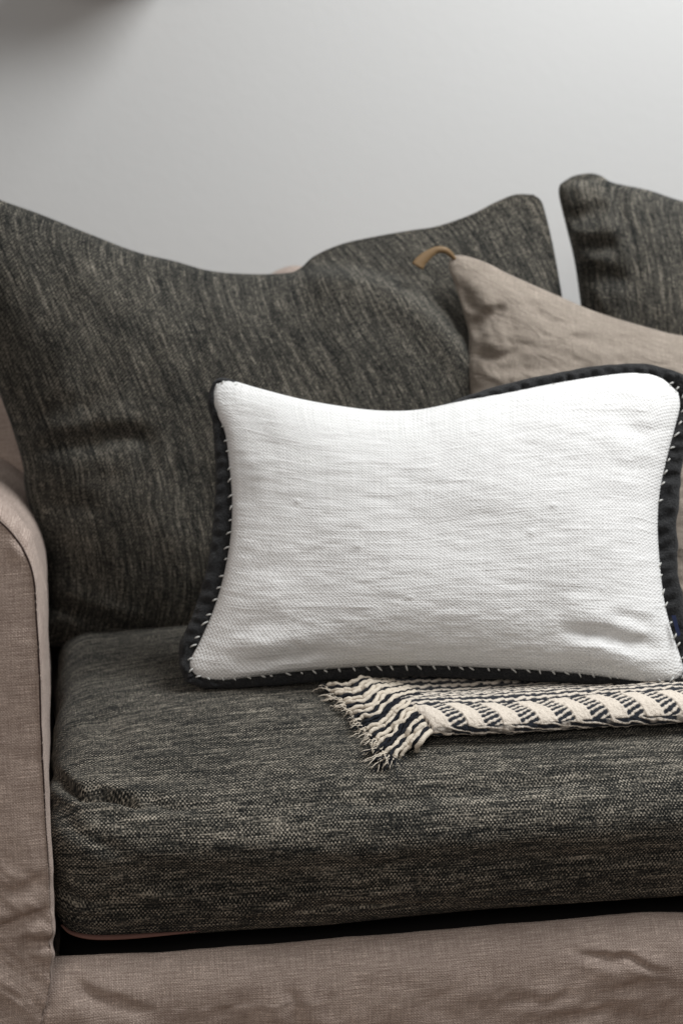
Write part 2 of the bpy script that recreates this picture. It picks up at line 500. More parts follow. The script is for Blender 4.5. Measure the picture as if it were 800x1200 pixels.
# base: slipcover panel under the cushion
def make_base():
    ns = 220
    y, z, s = rrect(0.48, 0.1595, 0.492, 0.1345, ns, 4.2, 0.05)
    xs = np.r_[np.linspace(ARM_IN - 0.06, 0.95, 380), np.linspace(0.95, SOFA_W + 0.06, 50)[1:]]
    P = np.stack([np.broadcast_to(xs[:, None], (len(xs), ns)), np.broadcast_to(y, (len(xs), ns)), np.broadcast_to(z, (len(xs), ns))], -1).copy()
    px2 = project(P); X, Y = px2[..., 0], px2[..., 1]
    N = np.zeros_like(P); N[..., 1] = (P[..., 1] - 0.48) / 0.492; N[..., 2] = (P[..., 2] - 0.1595) / 0.1345
    N = np.sign(N) * np.abs(N) ** 6; N /= np.linalg.norm(N, axis=-1, keepdims=True) + 1e-9
    g = 0.003 * fbm(P[..., 0] * 5, P[..., 2] * 9 + P[..., 0] * 3, 4)
    fr = (P[..., 1] < 0.10)
    g += np.where(fr, 0.0028 * fbm(P[..., 0] * 16 + 3, P[..., 2] * 26 - P[..., 0] * 10, 3) * smooth01((Y - 1110) / 70), 0)
    c = crease(X, Y, [(655, 1106), (680, 1119), (715, 1127), (735, 1124), (762, 1137), (800, 1142)], 5.0, 0.006, 0.4, 0.002)
    c += crease(X, Y, [(575, 1178), (620, 1175), (650, 1172), (682, 1148)], 8, 0.004, 0.4, 0.002)
    c += crease(X, Y, [(80, 1135), (95, 1160), (140, 1180), (190, 1190)], 10, 0.006, 0.3, 0.003)
    c += crease(X, Y, [(330, 1150), (345, 1175), (350, 1210)], 9, 0.003, 0.3, 0.002)
    c += crease(X, Y, [(560, 1200), (620, 1195), (700, 1190), (800, 1196)], 10, 0.004, 0.4, 0.002)
    c += crease(X, Y, [(700, 1165), (750, 1155), (800, 1150)], 7, 0.003, 0.3, 0.002)
    g += np.where(fr, c, 0)
    P += N * g[..., None]
    # the deck behind the front rail lies lower, in a well
    P[..., 2] += (0.0022 * fbm(P[..., 0] * 5, P[..., 0] * 0 + 2, 3)) * (P[..., 2] > 0.2) * (P[..., 1] < 0.1)
    P[..., 2] -= 0.050 * smooth01((P[..., 1] - 0.022) / 0.020) * smooth01((0.90 - P[..., 1]) / 0.05) * (P[..., 2] > 0.2)
    uv = np.stack([P[..., 0], np.broadcast_to(s, P.shape[:2])], -1).reshape(-1, 2)
    V, F = close_sweep(P)
    o = mesh_obj('base', V, F, M_TAUPE, None, np.vstack([uv, uv[:1], uv[-1:]])); set_parent(o, sofa)
    # black sheet in the well: its colour stands in for shade under the cushion
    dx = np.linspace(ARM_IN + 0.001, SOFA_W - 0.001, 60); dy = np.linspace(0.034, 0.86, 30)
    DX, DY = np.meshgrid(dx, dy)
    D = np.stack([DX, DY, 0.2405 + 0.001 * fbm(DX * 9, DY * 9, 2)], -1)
    dk = mesh_obj('deck_shade', D.reshape(-1, 3), grid_faces(30, 60), M_DECK_SHADE); set_parent(dk, sofa)
    dk['label'] = 'black sheet standing in for shade under the seat cushion'
make_base()

def make_back():
    ns = 120
    y, z, s = rrect(0.0, 0.0, 0.095, 0.42, ns, 5.0)
    xs = np.linspace(-0.22, SOFA_W + 0.22, 200)
    z0 = 0.45
    P = np.zeros((len(xs), ns, 3))
    P[..., 0] = xs[:, None]
    lean = (z + 0.42) * 0.10
    P[..., 1] = (0.93 + y + lean)[None]
    P[..., 2] = (z0 + z)[None]
    P[..., 2] += (0.004 * fbm(xs * 4, xs * 0 + 3, 2) + 0.085 * np.exp(-((xs - 0.40) / 0.10) ** 2))[:, None] * smooth01((z[None] - 0.1) / 0.25)
    P[..., 1] += 0.006 * fbm(P[..., 0] * 6, P[..., 2] * 6, 3)
    uv = np.stack([P[..., 0], np.broadcast_to(s, P.shape[:2])], -1).reshape(-1, 2)
    V, F = close_sweep(P)
    o = mesh_obj('backrest', V, F, M_TAUPE, None, np.vstack([uv, uv[:1], uv[-1:]])); set_parent(o, sofa)
make_back()

# ---- seat cushion
def seat_top(x, y):
    """height of the seat cushion's upper surface (approximate, for things resting on it)"""
    return SEAT_TOP_FN(x, y)

SEAT_C = (0.405, 0.3610); SEAT_H = (0.405, 0.0940)
def make_seat():
    ns = 420
    cy, cz = SEAT_C; hy, hz = SEAT_H
    y, z, s = rrect(cy, cz, hy, hz, ns, 3.6, 0.13, 9.0)
    # order starts at back (c=1): goes over the top (s>0) to the front, then under
    x0, x1, r = ARM_IN - 0.005, SOFA_W - 0.006, 0.055
    a = np.linspace(0, math.pi / 2, 16)
    cap0 = x0 + r * (1 - np.cos(a)); 
    xs = np.r_[cap0, np.linspace(x0 + r, 0.95, 300)[1:], np.linspace(0.95, x1 - r, 60)[1:], (x1 - r + r * np.sin(a))[1:]]
    e = np.ones(len(xs))
    dl = np.clip((x0 + r - xs) / r, 0, 1); dr = np.clip((xs - (x1 - r)) / r, 0, 1)
    sh = r * (1 - np.sqrt(np.clip(1 - np.maximum(dl, dr) ** 2.2, 0, 1)))
    fy = (hy - sh * 0.75) / hy; fz = (hz - sh * 0.95) / hz
    P = np.zeros((len(xs), ns, 3))
    P[..., 0] = xs[:, None]
    P[..., 1] = cy + (y - cy)[None] * fy[:, None]
    P[..., 2] = cz + (z - cz)[None] * fz[:, None]
    topw = smooth01((P[..., 2] - cz) / hz + 0.3)
    yy = (P[..., 1] - cy) / hy
    xx = np.clip((xs - x0) / 0.30, 0, 1); xe = np.clip((x1 - xs) / 0.30, 0, 1)
    crown = 0.022 * (1 - np.clip(np.abs(yy), 0, 1) ** 2.2) * (smooth01(xx) * smooth01(xe))[:, None]
    P[..., 2] += crown * topw
    # belly of the front face and a sagging lower front edge
    frontw = smooth01((0.10 - P[..., 1]) / 0.10)
    P[..., 1] -= 0.012 * frontw * np.clip(1 - ((P[..., 2] - 0.36) / 0.09) ** 2, 0, 1) * smooth01(xx)[:, None]
    P[..., 1] += 0.040 * np.clip((0.40 - P[..., 2]) / 0.133, 0, 1) ** 1.8 * smooth01((0.30 - P[..., 1]) / 0.25)
    low = smooth01((0.36 - P[..., 2]) / 0.07) * smooth01((0.14 - P[..., 1]) / 0.12)
    sag = 0.010 * np.exp(-((xs - 0.30) / 0.14) ** 2) + 0.004 * np.sin(xs * 11 + 1) + 0.019
    P[..., 2] -= low * sag[:, None] * 0.6
    P[..., 2] -= 0.036 * smooth01((P[..., 1] - 0.07) / 0.06) * smooth01((0.76 - P[..., 1]) / 0.05) * smooth01((0.31 - P[..., 2]) / 0.03)
    N = normals(P, True)
    out = P - np.array([0, cy, cz]); out[..., 0] = 0
    if (N * out).sum() < 0: N = -N
    px2 = project(P); X, Y = px2[..., 0], px2[..., 1]
    vis = (P[..., 1] < 0.62) & (P[..., 2] > 0.30)
    g = 0.0022 * fbm(P[..., 0] * 5, (P[..., 1] - P[..., 2]) * 8, 3)
    g += 0.0016 * fbm(P[..., 0] * 7 + 9, (P[..., 1] - P[..., 2]) * 34, 3)
    # pinched corner and its pulls
    c = crease(X, Y, [(54, 896), (66, 912), (80, 926), (96, 932), (112, 931), (135, 935), (175, 942)], 5.5, 0.012, 0.3, 0.004)
    c += crease(X, Y, [(90, 931), (130, 936), (190, 944), (270, 946)], 8, 0.005, 0.35, 0.0025)
    c += crease(X, Y, [(66, 940), (80, 960), (110, 985), (160, 1000)], 8, 0.0035, 0.35, 0.002)
    c += crease(X, Y, [(66, 1035), (85, 1052), (120, 1060)], 7, 0.004, 0.35, 0.003)
    c += crease(X, Y, [(66, 1060), (85, 1072), (130, 1078)], 6, 0.004, 0.35, 0.003)
    c += crease(X, Y, [(300, 946), (440, 940), (600, 925), (790, 912)], 9, 0.0035, 0.3, 0.002)
    c += crease(X, Y, [(70, 985), (120, 1010), (260, 1030), (480, 1012), (700, 1000), (820, 985)], 15, 0.0035, 0.3, 0.002)
    c += crease(X, Y, [(300, 1075), (360, 1066), (430, 1062), (560, 1056)], 8, 0.004, 0.3, 0.003)
    c += crease(X, Y, [(75, 800), (120, 850), (150, 900)], 16, 0.004, 0.4)
    g += np.where(vis, c, 0)
    P += N * g[..., None]
    uv = np.stack([P[..., 0], np.broadcast_to(s, P.shape[:2])], -1).reshape(-1, 2)
    V, F = close_sweep(P)
    root = empty('seat_cushion', (0.8, 0.4, 0.29))
    tag(root, 'thick charcoal tweed seat cushion with a pinched front corner lying on the sofa', 'cushion')
    o = mesh_obj('cushion_cover', V, F, M_SEAT, None, np.vstack([uv, uv[:1], uv[-1:]])); set_parent(o, root)
    # underside lining showing as a thin strip at the lower front corner
    path = on_plane(catmull([(72, 1084), (84, 1093), (107, 1098), (142, 1098), (187, 1095), (235, 1091)], 50), np.array([0, 0.026, 0]), np.array([0, -1.0, 0]))
    t = np.linspace(0, 1, 50)
    lin = tube('lining_strip', path, 0.0056 * np.sin(np.clip(t * 1.0 + 0.02, 0, 1) * math.pi) ** 0.45 * (1 - 0.55 * t) + 0.0004, M_LINING, root, 8, 0.5)
    lin['label'] = 'rust brown lining strip under the front corner'
    # height lookup
    tp = (P[..., 2] > cz)
    return P[tp]
_top = make_seat()
# lookup grid of the seat's top surface
_gx = np.linspace(0, 1.66, 84); _gy = np.linspace(0.0, 0.8, 41)
_Z = np.full((84, 41), np.nan)
_ix = np.clip(np.round(_top[:, 0] / 1.66 * 83).astype(int), 0, 83); _iy = np.clip(np.round(_top[:, 1] / 0.8 * 40).astype(int), 0, 40)
_acc = np.zeros((84, 41)); _cnt = np.zeros((84, 41))
np.add.at(_acc, (_ix, _iy), _top[:, 2]); np.add.at(_cnt, (_ix, _iy), 1)
_Z = np.where(_cnt > 0, _acc / np.maximum(_cnt, 1), np.nan)
for _i in range(84):
    _ok = ~np.isnan(_Z[_i])
    if _ok.any(): _Z[_i] = np.interp(_gy, _gy[_ok], _Z[_i][_ok])
_okr = ~np.isnan(_Z[:, 10])
for _j in range(41): _Z[:, _j] = np.interp(_gx, _gx[_okr], _Z[_okr, _j])
def seat_z(x, y):
    fx = np.clip(np.asarray(x, float) / 1.66 * 83, 0, 82.999); fy = np.clip(np.asarray(y, float) / 0.8 * 40, 0, 39.999)
    i = fx.astype(int); j = fy.astype(int); a = fx - i; b = fy - j
    return (_Z[i, j] * (1 - a) + _Z[i + 1, j] * a) * (1 - b) + (_Z[i, j + 1] * (1 - a) + _Z[i + 1, j + 1] * a) * b

# ------------------------------------------------------------------ pillows
def plane_frame(x, y, z, lean, turn=0.0):
    """a leaning plane through (x,y,z): lean degrees back from upright, turn about z"""
    o = np.array([x, y, z], float)
    l, t = R(lean), R(turn)
    n = np.array([math.sin(t) * math.cos(l), -math.cos(t) * math.cos(l), math.sin(l)])
    right = np.array([math.cos(t), math.sin(t), 0.0])
    up = np.cross(n, right) * -1
    up = np.cross(right, -n) if up[2] < 0 else up
    return o, n

def coons(bottom, right, top, left, nu, nv, clus=0.75):
    """pixel outline of four edges -> (nv,nu,2); bottom/top run left to right, left/right run bottom to top"""
    def cl(n):
        t = np.linspace(0, 1, n)
        return (1 - clus) * t + clus * (0.5 - 0.5 * np.cos(math.pi * t))
    u, v = cl(nu), cl(nv)
    B, T, L_, R_ = catmull(bottom, u), catmull(top, u), catmull(left, v), catmull(right, v)
    U, Vv = u[None, :, None], v[:, None, None]
    S = (1 - Vv) * B[None] + Vv * T[None] + (1 - U) * L_[:, None] + U * R_[:, None]
    S -= (1 - U) * (1 - Vv) * B[0] + U * (1 - Vv) * B[-1] + (1 - U) * Vv * T[0] + U * Vv * T[-1]
    return S, u, v

def make_pillow(name, edges, frame, hf, hb, mat, root, nu, nv, wrinkle=None, p=2.6, q=0.55, swap=False, uvwarp=None):
    o, n = frame
    S, u, v = coons(*edges, nu, nv)
    a = 2 * u[None, :] - 1; b = 2 * v[:, None] - 1
    prof = ((1 - np.abs(a) ** p) * (1 - np.abs(b) ** p)).clip(0) ** q
    H = hf * prof
    if wrinkle is not None:
        edge = np.minimum(1, prof * 5)
        g = wrinkle(S[..., 0], S[..., 1], u[None, :], v[:, None]) * edge
        H = np.where(g < 0, H * np.exp(g / np.maximum(H, 1e-4)), H + g)
    Pf = on_plane(S, o, n, H)
    # back: mirrored bulge straight back from the seam plane
    P0 = on_plane(S, o, n, 0.0)
    Pb = P0 - n * (hb * prof)[..., None]
    nvv, nuu = S.shape[:2]
    # metric uv
    du = np.r_[0, np.cumsum(np.linalg.norm(np.diff(P0[nvv // 2], axis=0), axis=1))]
    dv = np.r_[0, np.cumsum(np.linalg.norm(np.diff(P0[:, nuu // 2], axis=0), axis=1))]
    uu, vv = np.meshgrid(du, dv)
    if uvwarp is not None: uu = uu + uvwarp(S[..., 0], S[..., 1], vv)
    uv = np.stack([vv, uu] if swap else [uu, vv], -1).reshape(-1, 2)
    inner = np.ones((nvv, nuu), bool); inner[0] = inner[-1] = False; inner[:, 0] = inner[:, -1] = False
    idb = np.arange(nvv * nuu).reshape(nvv, nuu).copy()
    idb[inner] = nvv * nuu + np.arange(inner.sum())
    V = np.vstack([Pf.reshape(-1, 3), Pb[inner]])
    Ff = grid_faces(nvv, nuu)
    Fb = np.stack([idb[:-1, :-1], idb[1:, :-1], idb[1:, 1:], idb[:-1, 1:]], -1).reshape(-1, 4)
    uva = np.vstack([uv, uv.reshape(nvv, nuu, 2)[inner] + 3.0])
    ob = mesh_obj(name, V, [Ff, Fb], mat, None, uva)
    if root is not None: set_parent(ob, root)
    return ob, Pf, P0, S

# ---- back cushion (behind the white pillow)
FR_BACK = plane_frame(0.40, 0.675, 0.46, 13)
def wr_back(X, Y, u, v):
    g = 0.004 * fbm(X / 95, Y / 120, 3)
    g += 0.0016 * fbm(X / 22 + Y / 70, Y / 90, 3)
    # the chopped top: the front rolls back, the far corner stands behind
    d, s, p_ = dist_poly(X, Y, catmull([(300, 330), (355, 322), (410, 325), (470, 345), (530, 392), (575, 450)], 30))
    up = np.where(s < 0, d, -d)
    g += -0.075 * smooth01((up + 4) / 30) * smooth01((X - 318) / 60)
    g += 0.010 * np.exp(-((up + 10) / 22) ** 2) * smooth01((X - 300) / 60) * smooth01((600 - X) / 60)
    g += crease(X, Y, [(352, 319), (375, 312), (410, 312), (460, 322), (505, 342)], 7, 0.014, 0.3, 0.005)
    g += crease(X, Y, [(400, 285), (450, 298), (500, 318), (540, 345)], 9, 0.005, 0.3, 0.003)
    g += crease(X, Y, [(440, 278), (500, 290), (560, 318), (600, 350)], 9, 0.004, 0.3, 0.003)
    g += crease(X, Y, [(560, 262), (595, 252), (625, 248)], 7, 0.005, 0.3, 0.003)
    g += crease(X, Y, [(608, 236), (618, 232), (630, 240)], 4, 0.008, 0.3, 0.004)
    g += crease(X, Y, [(612, 262), (626, 252), (636, 258)], 6, 0.008, 0.3, 0.004)
    # dip in the top edge
    g += -0.022 * np.exp(-((X - 290) / 90) ** 2 - ((Y - 318) / 40) ** 2)
    # pinch on the side
    g += crease(X, Y, [(20, 530), (55, 524), (95, 518), (140, 512), (190, 520)], 12, 0.022, 0.3, 0.006)
    g += crease(X, Y, [(22, 505), (60, 490), (110, 470)], 14, 0.007, 0.35, 0.004)
    g += crease(X, Y, [(30, 570), (70, 590), (130, 600)], 14, 0.006, 0.35, 0.004)
    g += crease(X, Y, [(40, 700), (90, 718), (140, 738), (180, 752)], 9, 0.013, 0.3, 0.006)
    g += crease(X, Y, [(20, 250), (60, 320), (90, 400)], 24, 0.007, 0.4)
    g += crease(X, Y, [(170, 300), (215, 360), (240, 430)], 26, 0.005, 0.4)
    g += crease(X, Y, [(205, 640), (235, 560), (245, 490)], 22, 0.006, 0.4)
    g += 0.010 * np.exp(-((X - 150) / 80) ** 2 - ((Y - 600) / 70) ** 2)
    return g
def lie_back(X, Y, vv):
    # the threads slant where the cover is pulled towards the far corner
    d, s, p_ = dist_poly(X, Y, catmull([(300, 330), (355, 322), (410, 325), (470, 345), (530, 392), (575, 450)], 30))
    up = np.where(s < 0, d, -d) * smooth01((X - 318) / 60)
    return (vv - 0.30) * 0.28 * smooth01((X - 200) / 330) * smooth01((520 - Y) / 160) + 0.0009 * np.clip(up, 0, 90)
bc = empty('back_cushion', (0.40, 0.66, 0.46))
tag(bc, 'slouching charcoal tweed back cushion with a dented top behind the white pillow', 'cushion', 'charcoal back cushions')
make_pillow('cushion_cover', (
    [(38, 760), (150, 756), (350, 752), (560, 752), (672, 748)],
    [(672, 748), (690, 640), (684, 520), (668, 410), (657, 340), (648, 290), (640, 255), (634, 236), (625, 228)],
    [(-92, 196), (-60, 203), (-25, 222), (0, 234), (45, 250), (105, 274), (160, 295), (205, 306), (245, 317), (290, 321), (335, 320), (352, 314), (368, 300), (400, 286), (440, 277), (480, 270), (512, 265), (550, 252), (580, 237), (603, 228), (625, 228)],
    [(38, 760), (52, 700), (46, 640), (30, 575), (27, 545), (14, 500), (0, 462), (-25, 400), (-62, 320), (-92, 250), (-100, 215), (-92, 196)]),
    FR_BACK, 0.115, 0.085, M_BACK, bc, 260, 220, wr_back, 3.2, 0.50, swap=True, uvwarp=lie_back)

# ---- right back cushion
FR_BACK2 = plane_frame(1.2, 0.690, 0.46, 13)
def wr_back2(X, Y, u, v):
    g = 0.004 * fbm(X / 95 + 7, Y / 120, 3)
    g += 0.0016 * fbm(X / 22 + 3, Y / 90, 3)
    g += crease(X, Y, [(668, 213), (690, 209), (706, 212)], 4.5, 0.010, 0.3, 0.004)
    g += crease(X, Y, [(664, 262), (690, 250), (712, 232)], 12, 0.016, 0.3, 0.006)
    g += crease(X, Y, [(670, 300), (690, 288), (730, 292)], 11, 0.013, 0.3, 0.007)
    g += crease(X, Y, [(675, 335), (700, 322), (745, 330)], 13, 0.010, 0.3, 0.005)
    g += crease(X, Y, [(712, 212), (722, 240), (720, 275)], 9, 0.005, 0.3, 0.003)
    g += crease(X, Y, [(770, 230), (780, 280), (778, 340)], 20, 0.004, 0.3)
    return g
bc2 = empty('back_cushion', (1.2, 0.68, 0.46))
tag(bc2, 'plump charcoal tweed back cushion standing behind the taupe linen pillow', 'cushion', 'charcoal back cushions')
make_pillow('cushion_cover', (
    [(700, 712), (860, 708), (1100, 700), (1300, 690)],
    [(1300, 690), (1330, 520), (1320, 350), (1325, 225), (1318, 212)],
    [(661, 212), (672, 206), (690, 203), (704, 206), (718, 214), (760, 223), (800, 236), (900, 262), (1000, 268), (1120, 250), (1230, 225), (1290, 208), (1318, 212)],
    [(700, 712), (690, 600), (694, 480), (686, 400), (680, 352), (673, 305), (664, 268), (655, 232), (655, 218), (661, 212)]),
    FR_BACK2, 0.115, 0.075, M_BACK, bc2, 240, 200, wr_back2, 3.4, 0.50, swap=True)

# ---- taupe linen pillow
FR_TAUPE = plane_frame(0.95, 0.545, 0.47, 19)
def wr_taupe(X, Y, u, v):
    g = 0.004 * fbm(X / 80 + 2, Y / 80, 3)
    g += 0.0014 * fbm(X / 46 + Y / 60, Y / 15 - X / 50, 3)
    g += 0.0012 * fbm(X / 13 + 4, Y / 9, 3)
    g += crease(X, Y, [(545, 395), (562, 378), (578, 366), (596, 362)], 10, 0.014, 0.3, 0.006)
    g += crease(X, Y, [(538, 330), (545, 350), (552, 372)], 9, 0.008, 0.3, 0.004)
    g += crease(X, Y, [(548, 410), (580, 420), (610, 412)], 7, 0.006, 0.3, 0.004)
    g += crease(X, Y, [(560, 440), (600, 430), (650, 432)], 6, 0.003, 0.3, 0.002)
    g += crease(X, Y, [(600, 345), (640, 372), (700, 390)], 8, 0.003, 0.3, 0.002)
    g += crease(X, Y, [(640, 400), (690, 398), (730, 405)], 5, 0.0025, 0.3, 0.002)
    return g
tp = empty('linen_pillow', (0.95, 0.53, 0.47))
tag(tp, 'crumpled taupe linen pillow with a tan leather tab on its corner', 'pillow')
make_pillow('pillow_cover', (
    [(556, 776), (650, 788), (800, 790), (960, 780), (1046, 770)],
    [(1046, 770), (1020, 650), (1012, 540), (1022, 430), (1040, 350), (1036, 336)],
    [(527, 303), (535, 299), (550, 301), (572, 309), (600, 323), (650, 345), (700, 366), (760, 384), (800, 393), (870, 396), (940, 375), (1000, 342), (1024, 332), (1036, 336)],
    [(556, 776), (560, 680), (556, 580), (549, 470), (546, 430), (549, 395), (541, 362), (533, 335), (526, 315), (527, 303)]),
    FR_TAUPE, 0.085, 0.055, M_PILLOW, tp, 230, 220, wr_taupe, 2.8, 0.52)
def make_tab():
    o, n = FR_TAUPE
    ctr = catmull([(533, 304), (528, 298), (521, 293), (511, 293), (501, 299), (493, 306), (489, 312)], 30)
    wid = np.interp(np.linspace(0, 1, 30), [0, 0.15, 0.5, 1], [2.0, 3.0, 4.2, 7.5])
    hgt = np.interp(np.linspace(0, 1, 30), [0, 0.3, 1], [0.004, 0.014, 0.010])
    t = np.gradient(ctr, axis=0); t /= np.linalg.norm(t, axis=1)[:, None]
    pn = np.stack([-t[:, 1], t[:, 0]], -1)
    rows = []
    for a in np.linspace(-1, 1, 7):
        rows.append(on_plane(ctr + pn * (wid * a)[:, None], o, n, hgt + 0.0022 * (1 - a * a) + 0.001 * a))
    top = np.array(rows)                 # (7,30,3)
    bot = top - n * 0.0022
    A = np.concatenate([top, bot[::-1]], 0)   # loop of 14 around
    A = A.transpose(1, 0, 2)
    V, F = close_sweep(A)
    ob = mesh_obj('leather_tab', V, F, M_LEATHER); set_parent(ob, tp)
    ob['label'] = 'tan leather tab sewn to the corner'
make_tab()

# ---- white lumbar pillow with black border
FR_WHITE = plane_frame(0.33, 0.258, 0.475, 30, -11)
def wr_white(X, Y, u, v):
    g = 0.0026 * fbm(X / 110 + 5, Y / 90, 2)
    g += 0.0006 * fbm(X / 26, Y / 9, 3)
    # corner hollows beside the ears
    g += crease(X, Y, [(285, 470), (300, 505), (320, 545)], 22, 0.005, 0.4)
    g += crease(X, Y, [(268, 500), (278, 560), (285, 620)], 22, 0.004, 0.4)
    g += crease(X, Y, [(258, 750), (300, 735), (350, 728)], 16, 0.003, 0.4, 0.0015)
    g += crease(X, Y, [(245, 775), (320, 772), (420, 762)], 9, 0.004, 0.4, 0.003)
    g += crease(X, Y, [(270, 690), (310, 670), (360, 668)], 14, 0.0015, 0.4, 0.0008)
    g += crease(X, Y, [(790, 760), (745, 752), (690, 742), (640, 738)], 10, 0.008, 0.35, 0.005)
    g += crease(X, Y, [(780, 735), (740, 725), (700, 722)], 9, 0.004, 0.35, 0.003)
    g += crease(X, Y, [(765, 520), (740, 500), (720, 480)], 16, 0.003, 0.35, 0.002)
    g += crease(X, Y, [(768, 560), (735, 545), (700, 540)], 10, 0.002, 0.35, 0.001)
    # thick slubs in the weft
    rs = np.random.default_rng(21)
    for _ in range(70):
        sx, sy = rs.uniform(275, 770), rs.uniform(470, 775)
        ln, hh = rs.uniform(7, 26), rs.uniform(0.0003, 0.0009)
        g = g + hh * np.exp(-((X - sx) / ln) ** 2 - ((Y - sy - 0.03 * (X - sx)) / 1.5) ** 2)
    # small slub knots
    for kx, ky, kr, kh in ((348, 587, 1.9, 0.0021), (622, 624, 2.2, 0.0021), (648, 592, 1.8, 0.0018), (556, 506, 1.6, 0.0016), (420, 640, 1.6, 0.0015), (705, 690, 1.6, 0.0015), (480, 700, 1.8, 0.0015)):
        g = g + kh * np.exp(-((X - kx) / (kr * 2.1)) ** 2 - ((Y - ky) / kr) ** 2)
    return g
wp = empty('lumbar_pillow', (0.45, 0.38, 0.475))
tag(wp, 'white handwoven lumbar pillow with black whip-stitched border', 'pillow')
W_BOT = [(224, 786), (236, 794), (262, 797), (300, 793), (350, 787), (400, 783), (450, 780), (500, 780), (560, 782), (620, 785), (680, 790), (720, 795), (755, 799), (785, 798), (798, 792)]
W_RGT = [(798, 792), (800, 782), (795, 765), (786, 738), (778, 705), (773, 665), (770, 620), (772, 580), (780, 540), (790, 502), (796, 476), (794, 460)]
W_TOP = [(252, 453), (260, 447), (275, 447), (300, 454), (350, 467), (400, 476), (445, 481), (490, 480), (545, 469), (600, 459), (650, 449), (700, 441), (742, 437), (772, 442), (794, 460)]
W_LFT = [(224, 786), (223, 774), (234, 752), (250, 715), (262, 675), (270, 630), (272, 585), (268, 540), (264, 508), (254, 484), (249, 466), (252, 453)]
_, WPf, WP0, WS = make_pillow('front_panel', (W_BOT, W_RGT, W_TOP, W_LFT), FR_WHITE, 0.068, 0.050, M_WHITE, wp, 300, 220, wr_white, 2.5, 0.50)

# black border: a padded, gathered band whose centre line runs just outside the panel
border = [(222, 795), (245, 800), (300, 798.5), (350, 794), (420, 789), (500, 787), (560, 789), (630, 792), (700, 797), (750, 801), (790, 801), (806, 792),
          (806, 770), (793, 725), (784, 680), (781, 630), (783, 585), (791, 540), (801, 500), (806, 470), (797, 446), (770, 436),
          (740, 433), (700, 436), (650, 444), (600, 455), (550, 470), (490, 492), (440, 495), (390, 489), (340, 475), (300, 460), (270, 448), (254, 449),
          (249, 470), (257, 500), (261, 540), (262, 590), (258, 635), (250, 680), (236, 720), (221, 752), (217, 778)]
border = np.array(border)
NB = 1400
def resample_closed(P, n):
    P = np.vstack([P, P[:1]])
    c = catmull(np.vstack([P]), n + 1)
    return c[:-1]
bc_px = resample_closed(border, NB)
# band half width in pixels and gather phase
bx, by = bc_px[:, 0], bc_px[:, 1]
left = smooth01((300 - bx) / 40); rightm = smooth01((bx - 740) / 30)
mid_side = np.clip(1 - ((by - 640) / 150) ** 2, 0, 1)
hw = 6.6 + left * 4.6 * mid_side + rightm * 5.5 * mid_side - 3.0 * smooth01((480 - by) / 30) * smooth01((330 - bx) / 30)
Lb = np.r_[0, np.cumsum(np.linalg.norm(np.diff(bc_px, axis=0), axis=1))]
ctr_px = np.array([520.0, 620.0])
def make_border():
    o, n = FR_WHITE
    T = np.roll(bc_px, -1, 0) - np.roll(bc_px, 1, 0); T /= np.linalg.norm(T, axis=1)[:, None]
    O = np.stack([T[:, 1], -T[:, 0]], -1)
    flip = ((bc_px - ctr_px) * O).sum(1) < 0
    O[flip] *= -1
    ns = 20
    a = np.arange(ns) * 2 * math.pi / ns
    rows = []
    for t in a:
        c, s = math.cos(t), math.sin(t)
        # gathers run diagonally: phase depends on position across the band
        ph = Lb / 17.5 * 2 * math.pi - c * 1.7 + 2.6 * fbm(Lb / 55, np.zeros(NB), 2)
        puff = 1 + 0.17 * np.sin(ph) * smooth01(np.full(NB, s + 0.5)) + 0.30 * fbm(Lb / 11, np.full(NB, c * 2 + s), 2)
        off = c * hw * (1.0 if c > 0 else 1.9) * (1 + 0.12 * fbm(Lb / 22 + 5, np.full(NB, s), 2))
        h = -0.006 + s * 0.0095 * puff - 0.006 * max(0.0, -c)
        rows.append(on_plane(bc_px + O * off[:, None], o, n, h))
    A = np.array(rows).transpose(1, 0, 2)
    V = A.reshape(-1, 3)
    i = np.arange(NB * ns).reshape(NB, ns)
    i2 = np.roll(i, -1, 0); j = np.roll(i, -1, 1); j2 = np.roll(i2, -1, 1)
    F = np.stack([i, i2, j2, j], -1).reshape(-1, 4)
    ob = mesh_obj('border', V, F, M_FLANGE); set_parent(ob, wp)
    ob['label'] = 'gathered black border sewn round the pillow'
    return O
_O = make_border()
